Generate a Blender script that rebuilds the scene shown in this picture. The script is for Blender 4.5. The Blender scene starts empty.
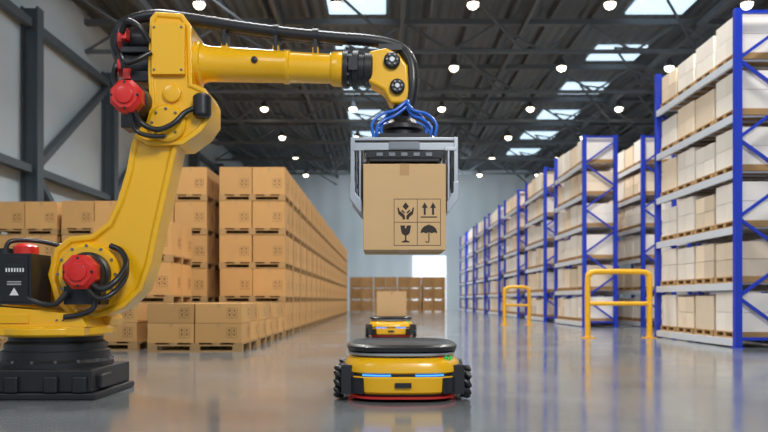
import bpy, bmesh, math, random
from mathutils import Vector, Matrix
random.seed(4)
scene = bpy.context.scene
COL = scene.collection

# ------------------------------------------------------------------ materials
def mat(name, col, rough=0.5, metal=0.0, coat=0.0, var=0.06, nscale=8.0, island=0.0, emit=None, estr=0.0, bump=0.0, rvar=0.0, bscale=None):
    m = bpy.data.materials.new(name); m.use_nodes = True
    nt = m.node_tree; b = nt.nodes["Principled BSDF"]
    b.inputs["Roughness"].default_value = rough
    b.inputs["Metallic"].default_value = metal
    b.inputs["Coat Weight"].default_value = coat
    b.inputs["Coat Roughness"].default_value = 0.12
    tc = nt.nodes.new("ShaderNodeTexCoord")
    nz = nt.nodes.new("ShaderNodeTexNoise"); nz.inputs["Scale"].default_value = nscale; nz.inputs["Detail"].default_value = 5
    nt.links.new(tc.outputs["Object"], nz.inputs["Vector"])
    mix = nt.nodes.new("ShaderNodeMix"); mix.data_type = 'RGBA'
    mix.inputs[6].default_value = (*[c*(1-var) for c in col], 1)
    mix.inputs[7].default_value = (*[min(1, c*(1+var)) for c in col], 1)
    nt.links.new(nz.outputs["Fac"], mix.inputs[0])
    out = mix.outputs[2]
    if island > 0:
        g = nt.nodes.new("ShaderNodeNewGeometry")
        mr = nt.nodes.new("ShaderNodeMapRange"); mr.inputs[3].default_value = 1-island; mr.inputs[4].default_value = 1+island*0.6
        nt.links.new(g.outputs["Random Per Island"], mr.inputs[0])
        hs = nt.nodes.new("ShaderNodeHueSaturation")
        nt.links.new(mr.outputs[0], hs.inputs["Value"]); nt.links.new(out, hs.inputs["Color"])
        out = hs.outputs[0]
    nt.links.new(out, b.inputs["Base Color"])
    if rvar > 0:
        mr2 = nt.nodes.new("ShaderNodeMapRange"); mr2.inputs[1].default_value=.3; mr2.inputs[2].default_value=.7
        mr2.inputs[3].default_value = rough; mr2.inputs[4].default_value = rough+rvar
        nt.links.new(nz.outputs["Fac"], mr2.inputs[0]); nt.links.new(mr2.outputs[0], b.inputs["Roughness"])
    if bump > 0:
        n2 = nt.nodes.new("ShaderNodeTexNoise"); n2.inputs["Scale"].default_value = bscale or nscale*6
        nt.links.new(tc.outputs["Object"], n2.inputs["Vector"])
        bp = nt.nodes.new("ShaderNodeBump"); bp.inputs["Strength"].default_value = bump; bp.inputs["Distance"].default_value = 0.01
        nt.links.new(n2.outputs["Fac"], bp.inputs["Height"]); nt.links.new(bp.outputs[0], b.inputs["Normal"])
    if emit:
        b.inputs["Emission Color"].default_value = (*emit, 1); b.inputs["Emission Strength"].default_value = estr
    return m

def ribbed(name, col, axis, period, rough=0.5, depth=0.35, metal=0.0):
    m = mat(name, col, rough, metal, var=0.08, nscale=0.6)
    nt = m.node_tree; b = nt.nodes["Principled BSDF"]
    tc = nt.nodes.new("ShaderNodeTexCoord"); w = nt.nodes.new("ShaderNodeTexWave")
    w.wave_type = 'BANDS'; w.bands_direction = axis; w.wave_profile = 'SIN'
    w.inputs["Scale"].default_value = 0.314/period
    nt.links.new(tc.outputs["Object"], w.inputs["Vector"])
    bp = nt.nodes.new("ShaderNodeBump"); bp.inputs["Strength"].default_value = depth; bp.inputs["Distance"].default_value = 0.06
    nt.links.new(w.outputs["Fac"], bp.inputs["Height"]); nt.links.new(bp.outputs[0], b.inputs["Normal"])
    return m

YEL = mat("yellow_paint", (0.88, 0.47, 0.005), 0.30, coat=0.5, var=0.05, nscale=3)
YEL2 = mat("guard_yellow", (0.85, 0.45, 0.015), 0.4)
BLK = mat("black_plastic", (0.016, 0.017, 0.020), 0.38, var=0.2)
DRK = mat("dark_cast_iron", (0.024, 0.025, 0.028), 0.42, metal=0.3, var=0.2, bump=0.1)
RUB = mat("black_rubber", (0.012, 0.012, 0.014), 0.42, coat=0.2)
RED = mat("red_cap_plastic", (0.68, 0.02, 0.012), 0.35, coat=0.3)
ALU = mat("aluminium", (0.50, 0.52, 0.55), 0.32, metal=0.8, var=0.05)
STL = mat("grey_steel", (0.22, 0.23, 0.25), 0.35, metal=0.8, var=0.1)
BLUH = mat("blue_hose_plastic", (0.01, 0.13, 0.62), 0.3, coat=0.4)
LEDB = mat("blue_led", (0.02, 0.15, 0.8), emit=(0.04, 0.25, 1.0), estr=2.2)
LEDR = mat("red_led", (0.35, 0.02, 0.015), emit=(1, 0.03, 0.02), estr=0.12)
GRN = mat("green_button", (0.02, 0.5, 0.1), 0.3, emit=(0.02, .7, .15), estr=0.2)
WHT = mat("white_label", (0.75, 0.75, 0.75), 0.5)
CARD = mat("cardboard", (0.63, 0.41, 0.20), 0.75, var=0.05, nscale=4, bump=0.08)
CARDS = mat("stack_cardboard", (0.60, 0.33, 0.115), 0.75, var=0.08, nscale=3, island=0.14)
CARDB = mat("shaded_stack_cardboard", (0.33, 0.18, 0.065), 0.75, var=0.08, nscale=3, island=0.2)  # stack cardboard darkened: shade of the far end put into the colour
CARDP = mat("rack_cardboard", (0.88, 0.73, 0.55), 0.75, var=0.06, nscale=3, island=0.2)
CARDW = mat("rack_wrapped_cartons", (0.95, 0.89, 0.80), 0.5, var=0.05, nscale=3, island=0.08)
TAPE = mat("packing_tape", (0.50, 0.29, 0.12), 0.4)
INK = mat("printed_ink", (0.03, 0.02, 0.015), 0.7)
INKS = mat("faded_ink", (0.13, 0.07, 0.03), 0.7)
WOOD = mat("pallet_wood", (0.42, 0.25, 0.10), 0.8, var=0.2, nscale=5)
RBLU = mat("rack_blue", (0.006, 0.035, 0.47), 0.4, coat=0.2)
RWHT = mat("rack_beam_grey", (0.66, 0.70, 0.76), 0.4)
BEAM = mat("roof_steel", (0.09, 0.105, 0.12), 0.7)
COLM = mat("column_steel", (0.06, 0.08, 0.10), 0.5)
LAMP = mat("lamp_glass", (1, 1, 1), emit=(1, 0.88, 0.66), estr=9)
SKY = mat("skylight_glass", (0.6, 0.7, 0.8), emit=(0.62, 0.84, 1.0), estr=1.1)
DOORM = mat("white_door_panel_glow", (0.9, 0.92, 0.95), 0.5, emit=(0.9, 0.95, 1), estr=0.7)  # emission stands in for daylight on the white door
FLOOR = mat("polished_concrete", (0.185, 0.20, 0.21), 0.08, coat=0.25, var=0.25, nscale=0.9, rvar=0.13, bump=0.02, bscale=1.5)
ROOF = ribbed("roof_sheet", (0.075, 0.088, 0.10), 'X', 0.3, 0.6, 0.8)
WALLL = ribbed("wall_panel_side", (0.40, 0.47, 0.52), 'Z', 1.0, 0.6, 0.5)
WALLB = ribbed("wall_panel_back", (0.48, 0.55, 0.60), 'X', 1.1, 0.6, 0.5)

# ------------------------------------------------------------------ mesh builder
class MB:
    def __init__(s, mats):
        s.v = []; s.f = []; s.m = []; s.mats = mats
    def mi(s, m):
        if m not in s.mats: s.mats.append(m)
        return s.mats.index(m)
    def add(s, vs, fs, m):
        o = len(s.v); k = s.mi(m)
        s.v += [Vector(p) for p in vs]
        for f in fs: s.f.append([i+o for i in f]); s.m.append(k)
    def box(s, a, b, m, M=None):
        x0,y0,z0 = a; x1,y1,z1 = b
        vs = [Vector(p) for p in [(x0,y0,z0),(x1,y0,z0),(x1,y1,z0),(x0,y1,z0),(x0,y0,z1),(x1,y0,z1),(x1,y1,z1),(x0,y1,z1)]]
        if M: vs = [M @ p for p in vs]
        s.add(vs, [(3,2,1,0),(4,5,6,7),(0,1,5,4),(1,2,6,5),(2,3,7,6),(3,0,4,7)], m)
    def bar(s, p, q, w, m, h=None):
        p = Vector(p); q = Vector(q); d = q-p; L = d.length; h = h or w
        R = d.to_track_quat('Z', 'Y').to_matrix().to_4x4(); R.translation = p
        s.box((-w/2,-h/2,0),(w/2,h/2,L), m, R)
    def turn(s, o, d, prof, m, seg=32, rot=0.0):
        o = Vector(o); d = Vector(d).normalized()
        R = d.to_track_quat('Z', 'Y').to_matrix()
        vs = []; fs = []
        for t, r in prof:
            for i in range(seg):
                a = 2*math.pi*i/seg + rot
                vs.append(o + R @ Vector((r*math.cos(a), r*math.sin(a), t)))
        n = len(prof)
        for j in range(n-1):
            for i in range(seg):
                i2 = (i+1) % seg
                fs.append((j*seg+i, j*seg+i2, (j+1)*seg+i2, (j+1)*seg+i))
        fs.append(tuple(range(seg-1, -1, -1))); fs.append(tuple((n-1)*seg+i for i in range(seg)))
        s.add(vs, fs, m)
    def cyl(s, p, q, r, m, seg=24, r2=None, rot=0.0):
        p = Vector(p); q = Vector(q)
        s.turn(p, q-p, [(0, r), ((q-p).length, r if r2 is None else r2)], m, seg, rot)
    def prism(s, pts, y0, y1, m):
        n = len(pts)
        vs = [(x, y0, z) for x, z in pts] + [(x, y1, z) for x, z in pts]
        fs = [tuple(range(n)), tuple(range(2*n-1, n-1, -1))] + [(i, n+i, n+(i+1) % n, (i+1) % n) for i in range(n)]
        s.add(vs, fs, m)
    def flat(s, pts, m):
        s.add(pts, [tuple(range(len(pts)))], m)
    def tube(s, pts, r, m, seg=12, sub=8, ribs=False):
        P = [Vector(p) for p in pts]; Q = [2*P[0]-P[1]]+P+[2*P[-1]-P[-2]]
        path = []
        for i in range(1, len(Q)-2):
            a,b,c,d = Q[i-1:i+3]
            for k in range(sub):
                t = k/sub
                path.append(0.5*((2*b)+(c-a)*t+(2*a-5*b+4*c-d)*t*t+(3*b-3*c+d-a)*t**3))
        path.append(P[-1])
        n = len(path); up = None; vs = []; fs = []
        for i, p in enumerate(path):
            t = (path[min(i+1, n-1)]-path[max(i-1, 0)]).normalized()
            if up is None: up = t.orthogonal().normalized()
            up = (up - t*up.dot(t)).normalized(); w = t.cross(up)
            rr = r*(1.0 if not ribs or i % 2 else 0.93)
            for k in range(seg):
                a = 2*math.pi*k/seg
                vs.append(p + up*rr*math.cos(a) + w*rr*math.sin(a))
        for i in range(n-1):
            for k in range(seg):
                k2 = (k+1) % seg
                fs.append((i*seg+k, i*seg+k2, (i+1)*seg+k2, (i+1)*seg+k))
        fs.append(tuple(range(seg-1,-1,-1))); fs.append(tuple((n-1)*seg+k for k in range(seg)))
        s.add(vs, fs, m)
    def loft(s, rings, m, n=48, e=4.0, cap=True):
        vs = []; fs = []
        for z, a, b in rings:
            for i in range(n):
                t = 2*math.pi*i/n; c = math.cos(t); q = math.sin(t)
                vs.append((a*math.copysign(abs(c)**(2/e), c), b*math.copysign(abs(q)**(2/e), q), z))
        for j in range(len(rings)-1):
            for i in range(n):
                i2 = (i+1) % n; fs.append((j*n+i, j*n+i2, (j+1)*n+i2, (j+1)*n+i))
        if cap: fs.append(tuple(range(n-1,-1,-1))); fs.append(tuple((len(rings)-1)*n+i for i in range(n)))
        s.add(vs, fs, m)
    def mesh(s, name, smooth=False, recalc=True):
        me = bpy.data.meshes.new(name); me.from_pydata([tuple(p) for p in s.v], [], s.f)
        for m in s.mats: me.materials.append(m)
        me.polygons.foreach_set("material_index", s.m)
        if recalc:
            bm = bmesh.new(); bm.from_mesh(me); bmesh.ops.recalc_face_normals(bm, faces=bm.faces); bm.to_mesh(me); bm.free()
        if smooth:
            me.shade_smooth(); me.set_sharp_from_angle(angle=math.radians(38))
        me.update(); return me
    def obj(s, name, parent=None, loc=(0,0,0), bevel=0, smooth=True, seg=3):
        return place(s.mesh(name, smooth), name, loc, parent, bevel, seg)

def place(me, name, loc=(0,0,0), parent=None, bevel=0, seg=3, rz=0):
    o = bpy.data.objects.new(name, me); COL.objects.link(o); o.location = loc; o.rotation_euler[2] = rz
    if parent: o.parent = parent
    if bevel:
        b = o.modifiers.new("bevel", 'BEVEL'); b.width = bevel; b.segments = seg; b.limit_method = 'ANGLE'; b.angle_limit = math.radians(35); b.harden_normals = True
    return o
def empty(name, loc):
    e = bpy.data.objects.new(name, None); COL.objects.link(e); e.location = loc; e.empty_display_size = 0.2; return e

# ------------------------------------------------------------------ room shell
XL, XR, YF, YB, H = -8.5, 15.0, -8.0, 47.0, 8.8
def slab(name, a, b, m):
    mb = MB([m]); mb.box(a, b, m); return mb.obj(name, smooth=False)
slab("floor", (XL-.3, YF, -.2), (XR+.3, YB+.3, 0), FLOOR)
slab("ceiling", (XL-.3, YF, H), (XR+.3, YB+.3, H+.2), ROOF)
slab("wall_left", (XL-.3, YF, 0), (XL, YB, H), WALLL)
slab("wall_right", (XR, YF, 0), (XR+.3, YB, H), WALLL)
slab("wall_back", (XL, YB, 0), (XR, YB+.3, H), WALLB)
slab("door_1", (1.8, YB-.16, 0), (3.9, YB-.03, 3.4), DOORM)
k = 1
for xs in (-1.55, 6.85):
    for j in range(7):
        y = 16.4+4.1*j
        slab("window_%d" % k, (xs, y-.7, H-.06), (xs+1.6, y+.7, H), SKY); k += 1
mb = MB([BEAM])
for j in range(9):
    y = 10.6+4.1*j-1.65
    mb.box((XL, y-.09, H-.35), (XR, y+.09, H-.2), BEAM)
    mb.box((XL, y-.05, H-1.15), (XR, y+.05, H-1.05), BEAM)
    x = XL; s = 0
    while x < XR-1.3:
        a = (x, y, H-.3 if s else H-1.1); b = (x+1.3, y, H-1.1 if s else H-.3)
        mb.bar(a, b, .06, BEAM); x += 1.3; s = 1-s
x = XL+.6
while x < XR:
    if not (-1.7 < x < .2 or 6.7 < x < 8.6):
        mb.box((x-.04, YF, H-.2), (x+.04, YB, H), BEAM)
    x += 1.15
for x in (-6.3, -2.9, .5, 3.95, 8.9, 10.8):
    mb.box((x-.05, YF, H-.5), (x+.05, YB, H-.3), BEAM)
    for j in range(9):
        y = 10.6+4.1*j-1.65
        mb.bar((x, y, H-1.1), (x-1.7, y+2.05, H-.3), .055, BEAM); mb.bar((x-1.7, y+2.05, H-.3), (x, y+4.1, H-1.1), .055, BEAM)
mb.obj("roof_truss", smooth=False)
def column(mb, x, y):
    mb.box((x, y-.16, 0), (x+.04, y+.16, H-1.3), COLM); mb.box((x+.36, y-.16, 0), (x+.40, y+.16, H-1.3), COLM)
    mb.box((x+.04, y-.03, 0), (x+.36, y+.03, H-1.3), COLM)
    mb.box((x-.0, y-.25, 0), (x+.48, y+.25, .05), COLM)
ys = [9.5, 13.4, 17.6, 22.6, 27.6, 32.6, 37.6, 42.6]
for i, y in enumerate(ys):
    mb = MB([COLM]); column(mb, XL+.01, y)
    mb.obj("steel_column", smooth=False)
mb = MB([COLM])
for i, (ya, yb) in enumerate(zip(ys[:-1], ys[1:])):
    mb.box((XL+.12, ya+.2, 3.6), (XL+.3, yb-.2, 3.78), COLM)
    mb.box((XL+.12, ya+.2, 7.0), (XL+.3, yb-.2, 7.2), COLM)
    if i in (2, 3, 5):
        mb.bar((XL+.2, ya+.2, 3.8), (XL+.2, yb-.2, 7.0), .16, COLM)
        mb.bar((XL+.2, ya+.2, 3.6), (XL+.2, yb-.2, .3), .16, COLM)
mb.obj("wall_bracing", smooth=False)

lm = MB([STL]); lm.turn((0,0,0), (0,0,1), [(0,.15),(.02,.16),(.08,.14),(.22,.08),(.26,.05)], STL, 24)
lm.cyl((0,0,.26), (0,0,.8), .012, STL, 8)
lm.turn((0,0,-.13), (0,0,1), [(0,.05),(.02,.09),(.06,.125),(.10,.14),(.13,.14)], LAMP, 24)
lme = lm.mesh("ceiling_lamp", True)
for j in range(-3, 6):
    for i in range(-1, 6):
        x = -4.63+3.43*i; y = 18.7+5.1*j
        if x < XL+.5: continue
        place(lme, "ceiling_lamp", (x, y, 8.05))
        if i % 2 == 0 and -2 <= j < 5:
            L = bpy.data.lights.new("lamp_light", 'SPOT'); L.energy = 880; L.spot_size = math.radians(145); L.spot_blend = .7
            L.shadow_soft_size = .3; L.color = (1, .97, .92)
            lo = bpy.data.objects.new("lamp_light", L); COL.objects.link(lo); lo.location = (x+1.7, y, 7.6)

# ------------------------------------------------------------------ printed handling marks
def arc(cx, cy, r, a0, a1, n=12):
    return [(cx+r*math.cos(math.radians(a0+(a1-a0)*i/n)), cy+r*math.sin(math.radians(a0+(a1-a0)*i/n))) for i in range(n+1)]
def glyphs():
    P = []
    w = .022
    def rect(x0,y0,x1,y1): P.append([(x0,y0),(x1,y0),(x1,y1),(x0,y1)])
    for a in (0, 1, 2):
        rect(0, a-w/2, 2, a+w/2); rect(a-w/2, -w/2, a+w/2, 2+w/2)
    for cx in (1.32, 1.68):
        P.append([(cx-.13,1.62),(cx+.13,1.62),(cx,1.86)]); rect(cx-.045,1.32,cx+.045,1.62)
    rect(1.15,1.2,1.85,1.25)
    P.append([(.27,.86),(.30,.66)]+arc(.5,.62,.19,190,350,8)+[(.70,.66),(.73,.86),(.56,.86),(.50,.72),(.54,.66),(.46,.78),(.48,.86)])
    rect(.47,.18,.53,.45); P.append([(.33,.13),(.67,.13),(.67,.17),(.53,.22),(.47,.22),(.33,.17)])
    P.append(arc(1.5,.52,.36,0,180,16)+[(1.26,.57),(1.38,.52),(1.5,.57),(1.62,.52),(1.74,.57)])
    rect(1.48,.2,1.52,.55); rect(1.485,.86,1.515,.93)
    o = arc(1.43,.2,.09,180,360,8); i_ = arc(1.43,.2,.05,360,180,8); P.append(o+i_)
    P.append([(.5,1.52),(.64,1.68),(.5,1.86),(.36,1.68)])
    P.append([(.14,1.62),(.2,1.64),(.24,1.48),(.34,1.42),(.47,1.28),(.47,1.12),(.36,1.12),(.36,1.2),(.18,1.36)])
    P.append([(.86,1.62),(.82,1.36),(.64,1.2),(.64,1.12),(.53,1.12),(.53,1.28),(.66,1.42),(.76,1.48),(.8,1.64)])
    P.append([(.3,1.5),(.35,1.54),(.47,1.42),(.44,1.36)]); P.append([(.7,1.5),(.56,1.36),(.53,1.42),(.65,1.54)])
    return P
GL = glyphs()
def marks(mb, o, ux, s, m, uz=(0,0,1)):
    o = Vector(o); ux = Vector(ux); uz = Vector(uz)
    for p in GL:
        mb.flat([o + ux*(a*s/2) + uz*(b*s/2) for a, b in p], m)
def simple_marks(mb, o, ux, s, m):
    o = Vector(o); ux = Vector(ux); uz = Vector((0,0,1))
    def q(pts): mb.flat([o+ux*(a*s/2)+uz*(b*s/2) for a, b in pts], m)
    w = .025
    for a in (0,1,2):
        q([(0,a-w),(2,a-w),(2,a+w),(0,a+w)]); q([(a-w,0),(a+w,0),(a+w,2),(a-w,2)])
    q([(1.25,1.5),(1.75,1.5),(1.5,1.8)]); q([(1.42,1.2),(1.58,1.2),(1.58,1.5),(1.42,1.5)])
    q([(.3,.8),(.38,.5),(.62,.5),(.7,.8)]); q([(.46,.2),(.54,.2),(.54,.5),(.46,.5)])
    q([(1.2,.5),(1.8,.5),(1.65,.75),(1.35,.75)]); q([(.25,1.35),(.75,1.35),(.6,1.75),(.4,1.75)])

# ------------------------------------------------------------------ pallet stacks
def pallet(mb, x0, y0, z, w, d, h=.11):
    for i in range(5):
        x = x0 + i*(w-.1)/4; mb.box((x, y0, z+h-.022), (x+.1, y0+d, z+h), WOOD)
    for i in range(3):
        y = y0 + i*(d-.09)/2
        mb.box((x0, y, z+h-.04), (x0+w, y+.09, z+h-.022), WOOD)
        for j in range(3):
            x = x0 + j*(w-.12)/2; mb.box((x, y, z+.018), (x+.12, y+.09, z+h-.04), WOOD)
        mb.box((x0, y, z), (x0+w, y+.09, z+.018), WOOD)
def stack_mesh(name, layers, rows, cm=None):
    cm = cm or CARDS
    mb = MB([cm, WOOD, INKS, TAPE]); W = 1.15; c = .565
    z = 0
    for L in range(layers):
        pallet(mb, 0, 0, z, W, W); z += .11
        h = .48/rows
        for r in range(rows):
            for i in range(2):
                for j in range(2):
                    jx = random.uniform(-.006, .006); jy = random.uniform(-.006, .006)
                    x = .008+i*(c+.008)+jx; y = .008+j*(c+.008)+jy; zz = z+r*h+.001
                    mb.box((x, y, zz), (x+c-.004, y+c-.004, zz+h-.004), cm)
                    ms = min(.15, h*.5)
                    if j == 0:
                        simple_marks(mb, (x+c-.06-ms, y-.002, zz+h*.25), (1,0,0), ms, INKS)
                        mb.box((x+c/2-.02, y-.0015, zz+h-.08 if rows == 1 else zz+h-.05), (x+c/2+.02, y, zz+h-.004), TAPE)
                    if i == 1:
                        simple_marks(mb, (x+c-.002, y+c-.06-ms, zz+h*.25), (0,1,0), ms, INKS)
        z += .48
    return mb.mesh(name)
SM = {n: stack_mesh("pallet_of_boxes_%d" % n, n, 1) for n in (3, 4, 5)}
SL = stack_mesh("pallet_of_boxes_low", 1, 2)
SB = stack_mesh("pallet_of_boxes_shaded", 3, 1, CARDB)  # far stacks, with the shade painted into their cardboard
def st(me, x, y): place(me, "pallet_of_boxes", (x, y, 0))
st(SL, -2.87, 9.05); st(SL, -2.87, 10.33); st(SL, -2.87, 11.61)
for i in range(18): st(SM[5], -2.87, 13.0+1.23*i)
st(SL, -4.22, 9.3); st(SM[3], -4.22, 10.8)
for i in range(17): st(SM[5], -4.23, 13.0+1.23*i)
st(SL, -5.6, 9.9)
for i in range(14):
    st(SM[4], -5.62, 13.0+1.23*i)
    if i != 4: st(SM[4], -6.88, 13.1+1.23*i)
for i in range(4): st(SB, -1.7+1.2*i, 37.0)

# ------------------------------------------------------------------ pallet racks
RH = 4.45; DEP = .72; RL = 2.85; LV = [.12, .86, 1.60, 2.34, 3.08, 3.82]
def rack_mesh():
    mb = MB([RBLU, RWHT])
    for y in (0, RL):
        for x in (0, DEP):
            mb.box((x-.045, y-.04, 0), (x+.045, y+.04, RH), RBLU)
            mb.box((x-.07, y-.06, 0), (x+.07, y+.06, .012), RBLU)
        z = .15; s = 0
        while z < RH-.3:
            z2 = min(z+.52, RH-.05)
            mb.bar((0 if s else DEP, y, z), (DEP if s else 0, y, z2), .04, RBLU); z = z2; s = 1-s
        mb.bar((0, y, .12), (DEP, y, .12), .04, RBLU); mb.bar((0, y, RH-.04), (DEP, y, RH-.04), .04, RBLU)
    for z in LV:
        for x in (-.02, DEP+.02):
            mb.box((x-.022, .035, z-.1), (x+.022, RL-.035, z), RWHT)
        for k in range(10):
            y = .1+k*(RL-.25)/9; mb.box((0, y, z-.02), (DEP, y+.05, z-.003), RWHT)
    return mb.mesh("pallet_rack")
def load_mesh(n):
    mb = MB([CARDP, CARDW, WOOD])
    for z in LV:
        y = .07
        while y < RL-.62:
            w = .62
            mb.box((.0, y, z+.0), (DEP, y+w, z+.02), WOOD)
            for yy in (y, y+w/2-.04, y+w-.08): mb.box((0, yy, z+.02), (DEP, yy+.08, z+.07), WOOD)
            mb.box((0, y, z+.07), (DEP, y+w, z+.085), WOOD)
            t = random.random(); hmax = .52
            m = CARDW if random.random() < .6 else CARDP
            if t < .45:
                mb.box((.02, y+.01, z+.086), (DEP-.02, y+w-.01, z+.086+hmax*random.uniform(.8, 1)), m)
            else:
                hh = hmax*random.uniform(.42, .5)
                for r in range(2):
                    for c in range(2):
                        mb.box((.02, y+.01+c*.302, z+.087+r*hh), (DEP-.02, y+.305+c*.302, z+.085+r*hh+hh-.004), m)
            y += w+.06
    return mb.mesh("rack_cartons_%d" % n)
RM = rack_mesh(); LMs = [load_mesh(i) for i in range(4)]
cnt = 0
for X, Ys in ((4.64, (9.8, 17.3, 21.5, 25.8, 30.1, 34.4, 38.7, 42.4)), (6.0, (9.8, 17.3, 21.5, 25.8, 30.1, 34.4)), (8.8, (9.8, 13.6, 17.3, 21.5))):
    for y in Ys:
        r = place(RM, "pallet_rack", (X, y, 0))
        place(LMs[cnt % 4], "cartons", (0, 0, 0), r); cnt += 1

def guard(x, y, w, h, low=False):
    mb = MB([YEL2]); r = .045
    z2 = h-.045
    mb.tube([(0,0,0),(0,0,z2-.14),(.04,0,z2-.04),(.14,0,z2),(w-.14,0,z2),(w-.04,0,z2-.04),(w,0,z2-.14),(w,0,0)], r, YEL2, 12, 6)
    mb.cyl((0,0,h*.5), (w,0,h*.5), .035, YEL2)
    for xx in (0, w): mb.box((xx-.1,-.1,0),(xx+.1,.1,.015), YEL2)
    mb.obj("safety_guard_rail", loc=(x, y, 0))
guard(3.37, 12.35, 1.02, 1.14); guard(3.05, 18.9, .62, 1.0)

# ------------------------------------------------------------------ industrial robot arm
rob = empty("industrial_robot_arm", (-2.236, 5.10, 0))
def bolts(mb, c, r, n, y, m, br=.012, h=.012):
    for i in range(n):
        a = 2*math.pi*i/n
        p = (c[0]+r*math.cos(a), y, c[1]+r*math.sin(a)); q = (p[0], y-h, p[2]); mb.cyl(p, q, br, m, 6)
mb = MB([DRK])
mb.box((-.48,-.42,0),(.42,.34,.045), DRK); mb.box((-.45,-.40,.045),(.39,.32,.19), DRK)
for x in (-.4,-.15,.1,.28): mb.box((x,-.43,.045),(x+.09,-.39,.15), DRK)
mb.box((.38,-.3,.06),(.42,-.1,.15), DRK)
mb.obj("base_pedestal", rob, bevel=.012)
mb = MB([DRK]); mb.turn((0,0,.19),(0,0,1),[(0,.37),(.03,.37),(.05,.345),(.10,.345),(.11,.325),(.15,.325),(.17,.30),(.21,.30)], DRK, 48)
for i in range(16):
    a = i*math.pi/8; mb.cyl((.357*math.cos(a),.357*math.sin(a),.22),(.357*math.cos(a),.357*math.sin(a),.24),.011,STL,6)
mb.obj("turntable_bearing", rob)
mb = MB([YEL]); mb.turn((0,0,.39),(0,0,1),[(0,.35),(.015,.37),(.055,.37),(.07,.35)], YEL, 48)
mb.box((-.42,-.31,.40),(.31,.28,.455), YEL)
mb.obj("turntable_plate", rob, bevel=.006)
mb = MB([YEL])
hp = [(-.40,.455),(.34,.455),(.352,.50),(.308,.56),(.40,.63),(.445,.797),(.39,.95),(.234,1.03),(.033,1.03),(-.054,.931),(-.09,.66),(-.40,.60)]
mb.prism(hp, .05, .30, YEL)
mb.prism([(-.40,.455),(.32,.455),(.28,.53),(.06,.56),(-.40,.60)], -.29, .05, YEL)
mb.box((-.36,-.30,.48),(-.05,-.28,.54), YEL)
bolts(mb, (.15,.50), .02, 2, -.29, STL, .008)
mb.obj("shoulder_housing", rob, bevel=.02)
lower = [(.147,.51),(.335,.51),(.502,.576),(.622,.697),(.682,.864),(.723,1.065),(.776,1.299),(.845,1.60),(.873,1.714),(.803,1.79),(.612,1.79),(.549,1.687),(.515,1.50),(.455,1.299),(.388,1.152),(.281,1.068),(.134,1.051),(.033,.971),(-.01,.797),(.04,.62)]
mb = MB([YEL]); mb.prism(lower, -.12, .10, YEL)
me = mb.mesh("lower_arm")
bm = bmesh.new(); bm.from_mesh(me)
fr = [f for f in bm.faces if len(f.verts) > 8]
bmesh.ops.inset_region(bm, faces=fr, thickness=.035, depth=0)
bmesh.ops.inset_region(bm, faces=fr, thickness=.012, depth=-.02)
bm.to_mesh(me); bm.free(); me.shade_smooth(); me.set_sharp_from_angle(angle=math.radians(38))
place(me, "lower_arm", (0,0,0), rob, .018)
mb = MB([YEL]); c = (.27,.80)
mb.turn((c[0],-.08,c[1]),(0,-1,0),[(0,.21),(.06,.21),(.085,.185)], YEL, 40)
bolts(mb, c, .19, 12, -.16, STL, .011, .01)
mb.turn((c[0]+.02,-.16,c[1]),(0,-1,0),[(0,.145),(.05,.145),(.06,.13),(.12,.13)], BLK, 32)
mb.obj("shoulder_joint_boss", rob)
def motor_cap(name, u, v, y, r, n=8):
    mb = MB([RED]); mb.turn((u,y,v),(0,-1,0),[(0,r),(.02,r*1.05),(.085,r*1.05),(.11,r*.82),(.115,r*.82)], RED, n, math.pi/n)
    mb.turn((u,y-.11,v),(0,-1,0),[(0,r*.55),(.02,r*.52),(.024,r*.3)], RED, 24)
    bolts(mb, (u,v), r*.78, 4, y-.105, BLK, .01, .012)
    mb.obj(name, rob, bevel=.006)
motor_cap("shoulder_motor_cap", .30, .808, -.27, .112)
mb = MB([BLK]); mb.box((.16,-.26,.60),(.40,-.12,.72), BLK)
mb.turn((.30,-.20,.808),(0,-1,0),[(0,.10),(.08,.10)], BLK, 24)
mb.tube([(.36,-.33,.74),(.44,-.34,.70),(.52,-.30,.76),(.55,-.22,.86),(.50,-.16,.95),(.42,-.14,.99)], .02, RUB, 10)
mb.tube([(.34,-.33,.70),(.42,-.34,.64),(.50,-.30,.68),(.54,-.2,.78),(.52,-.12,.90)], .017, RUB, 10)
mb.tube([(.2,-.3,.68),(.12,-.32,.60),(-.02,-.3,.62),(-.12,-.28,.70)], .018, RUB, 10)
mb.tube([(.38,-.28,.66),(.36,-.3,.57),(.26,-.3,.53),(.18,-.3,.52)], .018, RUB, 10)
mb.obj("shoulder_cables", rob)
mb = MB([BLK]); mb.box((-.46,-.30,.60),(-.03,-.02,.93), BLK); mb.box((-.44,-.31,.62),(-.05,-.30,.91), DRK)
mb.box((-.20,-.313,.78),(-.07,-.31,.86), BLK)
mb.obj("junction_box", rob, bevel=.01)
mb = MB([WHT]); q = -.05
mb.flat([(q-.115,-.3145,.66),(q-.055,-.3145,.66),(q-.085,-.3145,.71)], WHT)
for i in range(3): mb.flat([(q-.13,-.3145,.75-i*.01-.003),(q-.04,-.3145,.75-i*.01-.003),(q-.04,-.3145,.75-i*.01),(q-.13,-.3145,.75-i*.01)], WHT)
for i in range(7):
    x = q-.14+i*.018; mb.flat([(x,-.3145,.81),(x+.01,-.3145,.81),(x+.01,-.3145,.835),(x,-.3145,.835)], WHT)
mb.obj("junction_box_label", rob, smooth=False)
mb = MB([RED]); mb.turn((-.13,-.16,.93),(0,0,1),[(0,.08),(.05,.08),(.065,.06),(.075,.03)], RED, 10)
mb.cyl((-.27,-.16,.93),(-.27,-.16,.97),.05, BLK); mb.tube([(-.27,-.16,.96),(-.24,-.14,1.02),(-.12,-.05,1.03),(.03,0,1.0)],.016,RUB)
mb.obj("counterbalance_cap", rob)
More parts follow.
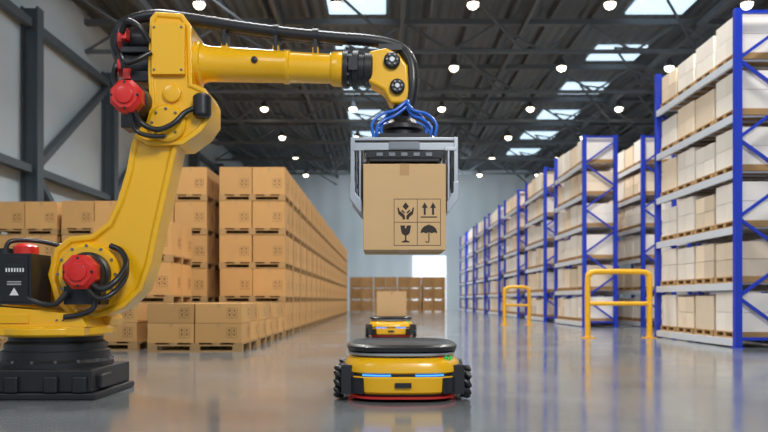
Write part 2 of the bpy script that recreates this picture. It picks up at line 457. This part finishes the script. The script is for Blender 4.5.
el = [(.682,2.50),(.72,2.543),(.90,2.53),(.957,2.45),(.965,2.068),(1.05,2.035),(1.084,1.968),(1.084,1.834),(1.024,1.747),(.903,1.66),(.669,1.654),(.569,1.714),(.656,1.794),(.682,1.90),(.669,2.135)]
mb = MB([YEL]); mb.prism(el, -.15, .17, YEL)
me = mb.mesh("elbow_casting"); bm = bmesh.new(); bm.from_mesh(me)
fr = [f for f in bm.faces if len(f.verts) > 8]
bmesh.ops.inset_region(bm, faces=fr, thickness=.03, depth=0); bmesh.ops.inset_region(bm, faces=fr, thickness=.01, depth=-.012)
bm.to_mesh(me); bm.free(); me.shade_smooth(); me.set_sharp_from_angle(angle=math.radians(38))
place(me, "elbow_casting", (0,0,0), rob, .018)
mb = MB([YEL])
c = (.80,1.80); mb.turn((c[0],-.13,c[1]),(0,-1,0),[(0,.125),(.04,.125),(.055,.105)], YEL, 36); bolts(mb, c, .09, 8, -.185, STL, .01)
mb.box((.70,-.175,2.12),(.92,-.13,2.46), YEL)
for bx in (.72,.90):
    for bz in (2.15,2.43): mb.cyl((bx,-.175,bz),(bx,-.185,bz),.009,STL,6)
mb.turn((.83,-.13,2.0),(0,-1,0),[(0,.06),(.03,.06),(.035,.045)], YEL, 24)
mb.obj("elbow_cover", rob, bevel=.008)
mb = MB([BLK])
mb.turn((1.035,-.17,1.99),(0,0,-1),[(0,.04),(.02,.06),(.14,.06),(.16,.04)], BLK, 24)
mb.turn((.72,0,2.40),(-1,0,0),[(0,.09),(.05,.09),(.05,.075),(.20,.075),(.21,.085),(.25,.085)], BLK, 28)
mb.turn((.72,0,2.22),(-1,0,0),[(0,.10),(.05,.10),(.05,.088),(.20,.088),(.21,.095),(.25,.095)], BLK, 28)
mb.box((.50,-.12,2.09),(.68,.10,2.16), BLK); mb.box((.47,-.1,2.29),(.66,.06,2.33), BLK)
mb.turn((.595,.02,1.94),(0,-1,0),[(0,.12),(.10,.12),(.12,.105),(.27,.105)], BLK, 28)
mb.box((.48,-.12,1.78),(.62,.05,1.88), BLK)
mb.obj("elbow_motors", rob, bevel=.006)
motor_cap("elbow_motor_cap", .585, 1.935, -.24, .105)
mb = MB([RED])
mb.turn((.47,0,2.40),(-1,0,0),[(0,.075),(.03,.075),(.04,.06)], RED, 8, math.pi/8)
mb.turn((.47,0,2.22),(-1,0,0),[(0,.08),(.03,.08),(.04,.06)], RED, 8, math.pi/8)
mb.box((.49,-.16,2.36),(.53,-.08,2.44), RED); mb.box((.50,-.14,2.10),(.55,-.10,2.17), RED)
mb.obj("wrist_motor_caps", rob, bevel=.005)
mb = MB([RUB])
mb.tube([(.50,-.16,2.40),(.55,-.2,2.46),(.63,-.2,2.42),(.68,-.16,2.34)], .02, RUB)
mb.tube([(.49,-.16,2.25),(.54,-.22,2.18),(.62,-.22,2.2),(.70,-.18,2.26)], .018, RUB)
mb.tube([(.62,-.3,1.87),(.66,-.26,1.78),(.76,-.24,1.74),(.86,-.23,1.78),(.93,-.2,1.86),(1.0,-.18,1.9)], .018, RUB)
mb.tube([(.60,-.3,1.86),(.62,-.26,1.74),(.70,-.24,1.70),(.80,-.22,1.70)], .015, RUB)
mb.tube([(.46,-.05,2.30),(.42,-.05,2.2),(.43,-.1,2.1),(.50,-.14,2.02)], .02, RUB)
mb.obj("elbow_cables", rob)
A = Vector((.95,0,2.245)); B = Vector((1.96,0,2.205)); d = (B-A)
mb = MB([YEL]); L = d.length
mb.turn(A, d, [(0,.145),(.045,.145),(.055,.13),(.10,.118),(.60,.106),(.61,.113),(.64,.113),(.65,.104),(L-.09,.098),(L-.07,.115),(L-.01,.118),(L,.11)], YEL, 48)
for xx in (.20,.55,.82):
    p = A + d.normalized()*xx; mb.box((p.x-.02,-.03,p.z+.08),(p.x+.02,.03,p.z+.135), YEL)
mb.turn(A+Vector((.42,-.10,-.01)),(0,-1,0),[(0,.022),(.02,.022),(.025,.014)], DRK, 16)
mb.obj("forearm", rob)
mb = MB([STL])
mb.turn((1.95,0,2.205),(1,0,-.02),[(0,.10),(.01,.128),(.04,.128),(.045,.113),(.07,.113),(.075,.132),(.11,.132),(.115,.108),(.15,.108),(.155,.118),(.20,.118),(.21,.10)], DRK, 40)
for i in range(12):
    a = i*math.pi/6; mb.cyl((1.985,.118*math.cos(a),2.205+.118*math.sin(a)),(2.0,.118*math.cos(a),2.205+.118*math.sin(a)),.012,STL,6)
mb.box((2.0,-.145,2.16),(2.06,-.105,2.25), BLK)
mb.obj("wrist_gear_rings", rob)
wr = [(2.13,2.305),(2.25,2.33),(2.335,2.29),(2.395,2.21),(2.408,2.035),(2.39,1.95),(2.28,1.95),(2.235,2.04),(2.13,2.095)]
mb = MB([YEL]); mb.prism(wr, -.085, .085, YEL)
mb.obj("wrist_casting", rob, bevel=.022)
mb = MB([DRK])
for c, r in (((2.29,2.235),.055),((2.325,2.06),.05)):
    mb.turn((c[0],-.08,c[1]),(0,-1,0),[(0,r),(.03,r),(.04,r*.8)], DRK, 28); bolts(mb, c, r*.62, 6, -.12, STL, .007)
    mb.turn((c[0],-.12,c[1]),(0,-1,0),[(0,r*.35),(.01,r*.3)], ALU, 20)
mb.obj("wrist_joint_caps", rob)
mb = MB([BLK])
mb.turn((2.361,0,1.97),(0,0,-1),[(0,.06),(.05,.065),(.06,.05),(.10,.05),(.11,.085),(.14,.10),(.16,.14),(.19,.15),(.20,.12),(.255,.12)], BLK, 40)
mb.turn((2.361,0,1.865),(0,0,-1),[(0,.07),(.02,.075)], ALU, 32)
mb.obj("tool_flange", rob)
mb = MB([RUB])
mb.tube([(.66,.05,2.12),(.50,.06,2.22),(.395,.05,2.36),(.42,.03,2.49),(.52,.0,2.54),(.70,-.03,2.56),(.92,-.03,2.535),(1.2,-.02,2.495),(1.55,0,2.455),(1.9,0,2.42),(2.15,0,2.40),(2.33,0,2.355),(2.415,-.03,2.25),(2.43,-.05,2.1),(2.41,-.04,1.97),(2.37,-.02,1.90)], .042, RUB, 16, 14, True)
mb.tube([(.66,.12,2.10),(.47,.14,2.2),(.36,.13,2.36),(.40,.10,2.50),(.52,.09,2.56),(.72,.07,2.58),(.92,.07,2.55),(1.2,.07,2.50),(1.6,.08,2.45),(1.95,.08,2.42)], .03, RUB, 12, 10)
mb.obj("dress_pack_hose", rob)
mb = MB([BLK])
for x, z in ((1.15,2.50),(1.50,2.46),(1.77,2.434)):
    mb.box((x-.012,-.04,z-.14),(x+.012,.10,z-.035), BLK)
    mb.turn((x-.02,0,z),(1,0,0),[(0,.048),(.04,.048)], BLK, 20)
mb.box((2.2,-.06,2.32),(2.36,.06,2.36), BLK)
mb.obj("hose_clamps", rob)
gx = 2.368; gy = -.05
mb = MB([ALU])
for y in (-.17, .17):
    mb.box((gx-.35, gy+y-.022, 1.605), (gx+.35, gy+y+.022, 1.655), ALU)
    mb.box((gx-.35, gy+y-.024, 1.668), (gx+.35, gy+y+.024, 1.69), ALU)
    mb.box((gx-.345, gy+y-.016, 1.65), (gx+.345, gy+y+.016, 1.67), BLK)
for s in (-1, 1):
    for y in (-.17, .17):
        a, b = sorted((gx+s*.350, gx+s*.322)); mb.box((a, gy+y-.028, 1.34), (b, gy+y+.028, 1.69), ALU)
        a, b = sorted((gx+s*.314, gx+s*.306)); mb.box((a, gy+y-.02, 1.33), (b, gy+y+.02, 1.60), STL)
        a, b = sorted((gx+s*.295, gx+s*.280)); mb.box((a, gy+y-.03, 1.26), (b, gy+y+.03, 1.60), ALU)
        pts = [(gx+s*.355,1.40),(gx+s*.355,1.29),(gx+s*.290,1.20),(gx+s*.275,1.20),(gx+s*.275,1.27),(gx+s*.318,1.33),(gx+s*.318,1.40)]
        mb.prism(pts if s < 0 else pts[::-1], gy+y-.034, gy+y+.034, ALU)
    a, b = sorted((gx+s*.352, gx+s*.325)); mb.box((a, gy-.17, 1.42), (b, gy+.17, 1.60), ALU)
    mb.box((gx+s*.30-.04, gy-.2, 1.60), (gx+s*.30+.04, gy+.2, 1.625), ALU)
mb.obj("gripper_frame", rob, bevel=.004)
mb = MB([BLK])
for s in (-1, 1):
    a, b = sorted((gx+s*.268, gx+s*.280)); mb.box((a, gy-.2, 1.24), (b, gy+.2, 1.52), RUB)
    for z in (1.38, 1.5): mb.cyl((gx+s*.278,gy-.1,z),(gx+s*.33,gy-.1,z),.016,STL)
mb.box((gx-.17, gy-.17, 1.665), (gx+.17, gy+.17, 1.72), BLK)
mb.box((gx-.25, gy-.19, 1.555), (gx+.25, gy+.19, 1.60), BLK)
mb.box((gx-.23, gy-.2, 1.53), (gx+.23, gy+.2, 1.55), DRK)
for i in range(6):
    for y in (-.15, .15):
        x = gx-.2+i*.08; mb.turn((x, gy+y, 1.53),(0,0,-1),[(0,.012),(.006,.02),(.02,.028)], RUB, 16)
for i in range(5):
    x = gx-.16+i*.08; mb.box((x-.022, gy-.196, 1.565), (x+.022, gy-.19, 1.59), STL)
mb.box((gx-.10, gy-.2, 1.61), (gx+.10, gy-.192, 1.66), STL)
mb.obj("vacuum_gripper_head", rob, bevel=.003)
mb = MB([BLUH])
for i, (w, h, y) in enumerate([(.20,.15,-.16),(.17,.12,-.13),(.14,.16,-.10),(.18,.13,.10)]):
    for s in (-1, 1):
        mb.tube([(gx+s*w, gy+y, 1.70),(gx+s*(w+.01), gy+y, 1.70+h*.55),(gx+s*w*.75, gy+y*.9, 1.70+h),(gx+s*.06, gy+y*.7, 1.70+h+.035),(gx+.02, gy+y*.4-.02, 1.70+h+.10),(gx+.035, gy-.04, 1.95)], .0105, BLUH, 10, 8)
mb.obj("pneumatic_hoses", rob)

# ------------------------------------------------------------------ held carton
def hero_box(name, loc, w, d, h, s=1.0, printed=True, cm=None):
    cm = cm or CARD
    mb = MB([cm, INK, TAPE])
    mb.box((-w/2,-d/2,0),(w/2,d/2,h), cm)
    o = mb.obj(name, loc=loc, bevel=.005*s)
    k = MB([INK])
    if printed: marks(k, (w/2-.035*s-.298*s, -d/2-.0012, .03*s), (1,0,0), .298*s, INK)
    marks(k, (w/2+.0012, -d/2+.1*s, .03*s), (0,1,0), .298*s, INK)
    k.obj("handling_marks", o, smooth=False)
    t = MB([TAPE]); t.box((-.03*s,-d/2-.0008,h-.075*s),(.03*s,-d/2+.001,h+.0008), TAPE); t.box((-.03*s,-d/2,h-.001),(.03*s,d/2,h+.0008), TAPE)
    t.box((-w/2+.002,-.002,-.0012),(w/2-.002,.002,.001), INK)
    t.box((-.03*s,-d/2+.001,-.0008),(.03*s,d/2,.001), TAPE)
    t.obj("packing_tape", o, smooth=False)
    return o
hero_box("cardboard_box", (.132, 5.05, .951), .532, .50, .555)

# ------------------------------------------------------------------ AGV robots
def agv(loc):
    r = empty("warehouse_transport_robot", loc)
    mb = MB([YEL])
    mb.loft([(.05,.345,.475),(.065,.365,.49),(.15,.372,.50),(.160,.365,.492)], YEL, 80, 3.6)
    mb.loft([(.178,.365,.492),(.186,.375,.50),(.235,.372,.495),(.262,.35,.475),(.275,.325,.45)], YEL, 80, 3.6)
    mb.obj("body_shell", r)
    mb = MB([BLK])
    mb.loft([(.036,.34,.47),(.052,.35,.48)], BLK, 64, 3.6); mb.loft([(.155,.360,.487),(.182,.360,.487)], BLK, 64, 3.6)
    mb.loft([(.27,.33,.455),(.283,.33,.455)], BLK, 64, 3.4)
    for sx in (-1, 1):
        for y in (-.27, .27):
            a, b = sorted((sx*.30, sx*.383)); mb.box((a, y-.13, .045), (b, y+.13, .225), BLK)
    for sx in (-1, 1):
        for sy in (-1, 1):
            P = []
            for i in range(11):
                x = .245+.115*i/10
                P.append((sx*x, sy*(.505*(1-min(.999,(x/.378))**3.6)**(1/3.6))))
            n = len(P)
            vs = [(x, y, .055) for x, y in P]+[(x, y, .152) for x, y in P]+[(x*.93, y*.93, .055) for x, y in P]+[(x*.93, y*.93, .152) for x, y in P]
            fs = []
            for i in range(n-1):
                fs += [(i,i+1,n+i+1,n+i),(2*n+i,3*n+i,3*n+i+1,2*n+i+1),(n+i,n+i+1,3*n+i+1,3*n+i),(i,2*n+i,2*n+i+1,i+1)]
            fs += [(0,n,3*n,2*n),(n-1,3*n-1,4*n-1,2*n-1)]
            mb.add(vs, fs, BLK)
    mb.obj("chassis", r)
    mb = MB([LEDR]); mb.loft([(.022,.352,.482),(.034,.352,.482)], LEDR, 64, 3.6); mb.obj("bumper_light_strip", r)
    mb = MB([BLK]); mb.loft([(.0,.30,.42),(.022,.33,.46)], BLK, 64, 3.6); mb.obj("underbody", r)
    mb = MB([ALU]); mb.loft([(.283,.345,.465),(.288,.352,.472),(.300,.352,.472),(.304,.345,.465)], ALU, 80, 3.2); mb.obj("deck_rim", r)
    mb = MB([RUB]); mb.loft([(.304,.33,.45),(.312,.358,.478),(.338,.362,.482),(.352,.345,.465),(.354,.32,.44),(.347,.305,.425)], RUB, 80, 3.2); mb.obj("load_pad", r)
    mb = MB([LEDB])
    for s in (-1, 1):
        for i in range(8):
            x = s*(.085+i*.022); yb = -.5*(1-(abs(x)/.372)**3.6)**(1/3.6)
            mb.box((x-.011, yb+.004, .165), (x+.011, yb+.02, .173), LEDB)
    mb.obj("status_lights", r)
    mb = MB([GRN])
    for x, m in ((.235, RED), (.268, GRN), (.295, GRN)): mb.turn((x,-.405,.262),(0,-.35,1),[(0,.011),(.016,.011),(.02,.008)], m, 16)
    mb.box((-.05,-.507,.095),(.05,-.495,.125), BLK)
    mb.obj("buttons_and_sensor", r)
    for k, (sx, y) in enumerate([(-1,-.27),(1,-.27),(-1,.27),(1,.27)]):
        mb = MB([BLK]); x0 = sx*.384; x1 = sx*.425
        mb.cyl((x0,y,.11),(x1,y,.11),.07,BLK,24); mb.cyl((x1,y,.11),(x1+sx*.004,y,.11),.035,STL,16)
        for i in range(10):
            a = 2*math.pi*i/10; c = Vector(((x0+x1)/2, y+.088*math.cos(a), .11+.088*math.sin(a)))
            t = Vector((0,-math.sin(a),math.cos(a))); dd = (Vector((1,0,0))+t*.9).normalized()*.034
            mb.turn(c-dd, dd, [(0,.010),(.02,.019),(.048,.019),(.068,.010)], RUB, 10)
        mb.obj("mecanum_wheel_%d" % (k+1), r)
    return r
agv((.117, 5.04, 0)); agv((.117, 12.9, 0))
CARD2 = mat("brown_cardboard", (0.58, 0.36, 0.17), 0.75, var=0.05, nscale=4)
hero_box("cardboard_box", (.13, 12.9, .355), .50, .5, .42, .75, False, CARD2)

# ------------------------------------------------------------------ lights, world, camera
def area(name, loc, tgt, size, e, col=(1,1,1)):
    L = bpy.data.lights.new(name, 'AREA'); L.energy = e; L.size = size; L.color = col
    o = bpy.data.objects.new(name, L); COL.objects.link(o); o.location = loc
    o.rotation_euler = (Vector(tgt)-Vector(loc)).to_track_quat('-Z', 'Y').to_euler()
area("added_key_light", (2.5, -2.0, 6.5), (0, 5.5, 1.0), 2.2, 540, (1, .97, .93))  # unseen key light added behind the camera, no fixture modelled
area("added_side_fill", (-5.5, -1.0, 7.0), (-1, 6, 1), 3.0, 130, (.92, .96, 1))  # unseen fill light added from the left
area("added_top_light", (-.5, 7.0, 8.2), (-.5, 5.5, 0), 1.8, 300, (.95, .98, 1))  # unseen overhead light added above the robot area
area("added_wall_fill", (2.0, 40.0, 8.0), (2.0, 47, 3.5), 5.0, 620, (.88, .95, 1))  # unseen light added to brighten the back wall
area("added_wall_fill", (-3.5, 18.0, 8.2), (-8.5, 19, 4.0), 3.0, 150, (.88, .95, 1))  # another added light, aimed at the left wall to lift it
w = bpy.data.worlds.new("World"); scene.world = w; w.use_nodes = True
w.node_tree.nodes["Background"].inputs[0].default_value = (.66, .82, 1.0, 1)
w.node_tree.nodes["Background"].inputs[1].default_value = 0.62
cam = bpy.data.cameras.new("Camera"); co = bpy.data.objects.new("Camera", cam); COL.objects.link(co)
co.location = (0, 0, .63); co.rotation_euler = (math.radians(90), 0, 0)
cam.lens = 35; cam.sensor_width = 36; cam.shift_y = 84/768
cam.clip_end = 200
cam.dof.use_dof = True; cam.dof.focus_distance = 4.85; cam.dof.aperture_fstop = 2.0
scene.camera = co
scene.view_settings.view_transform = 'Standard'
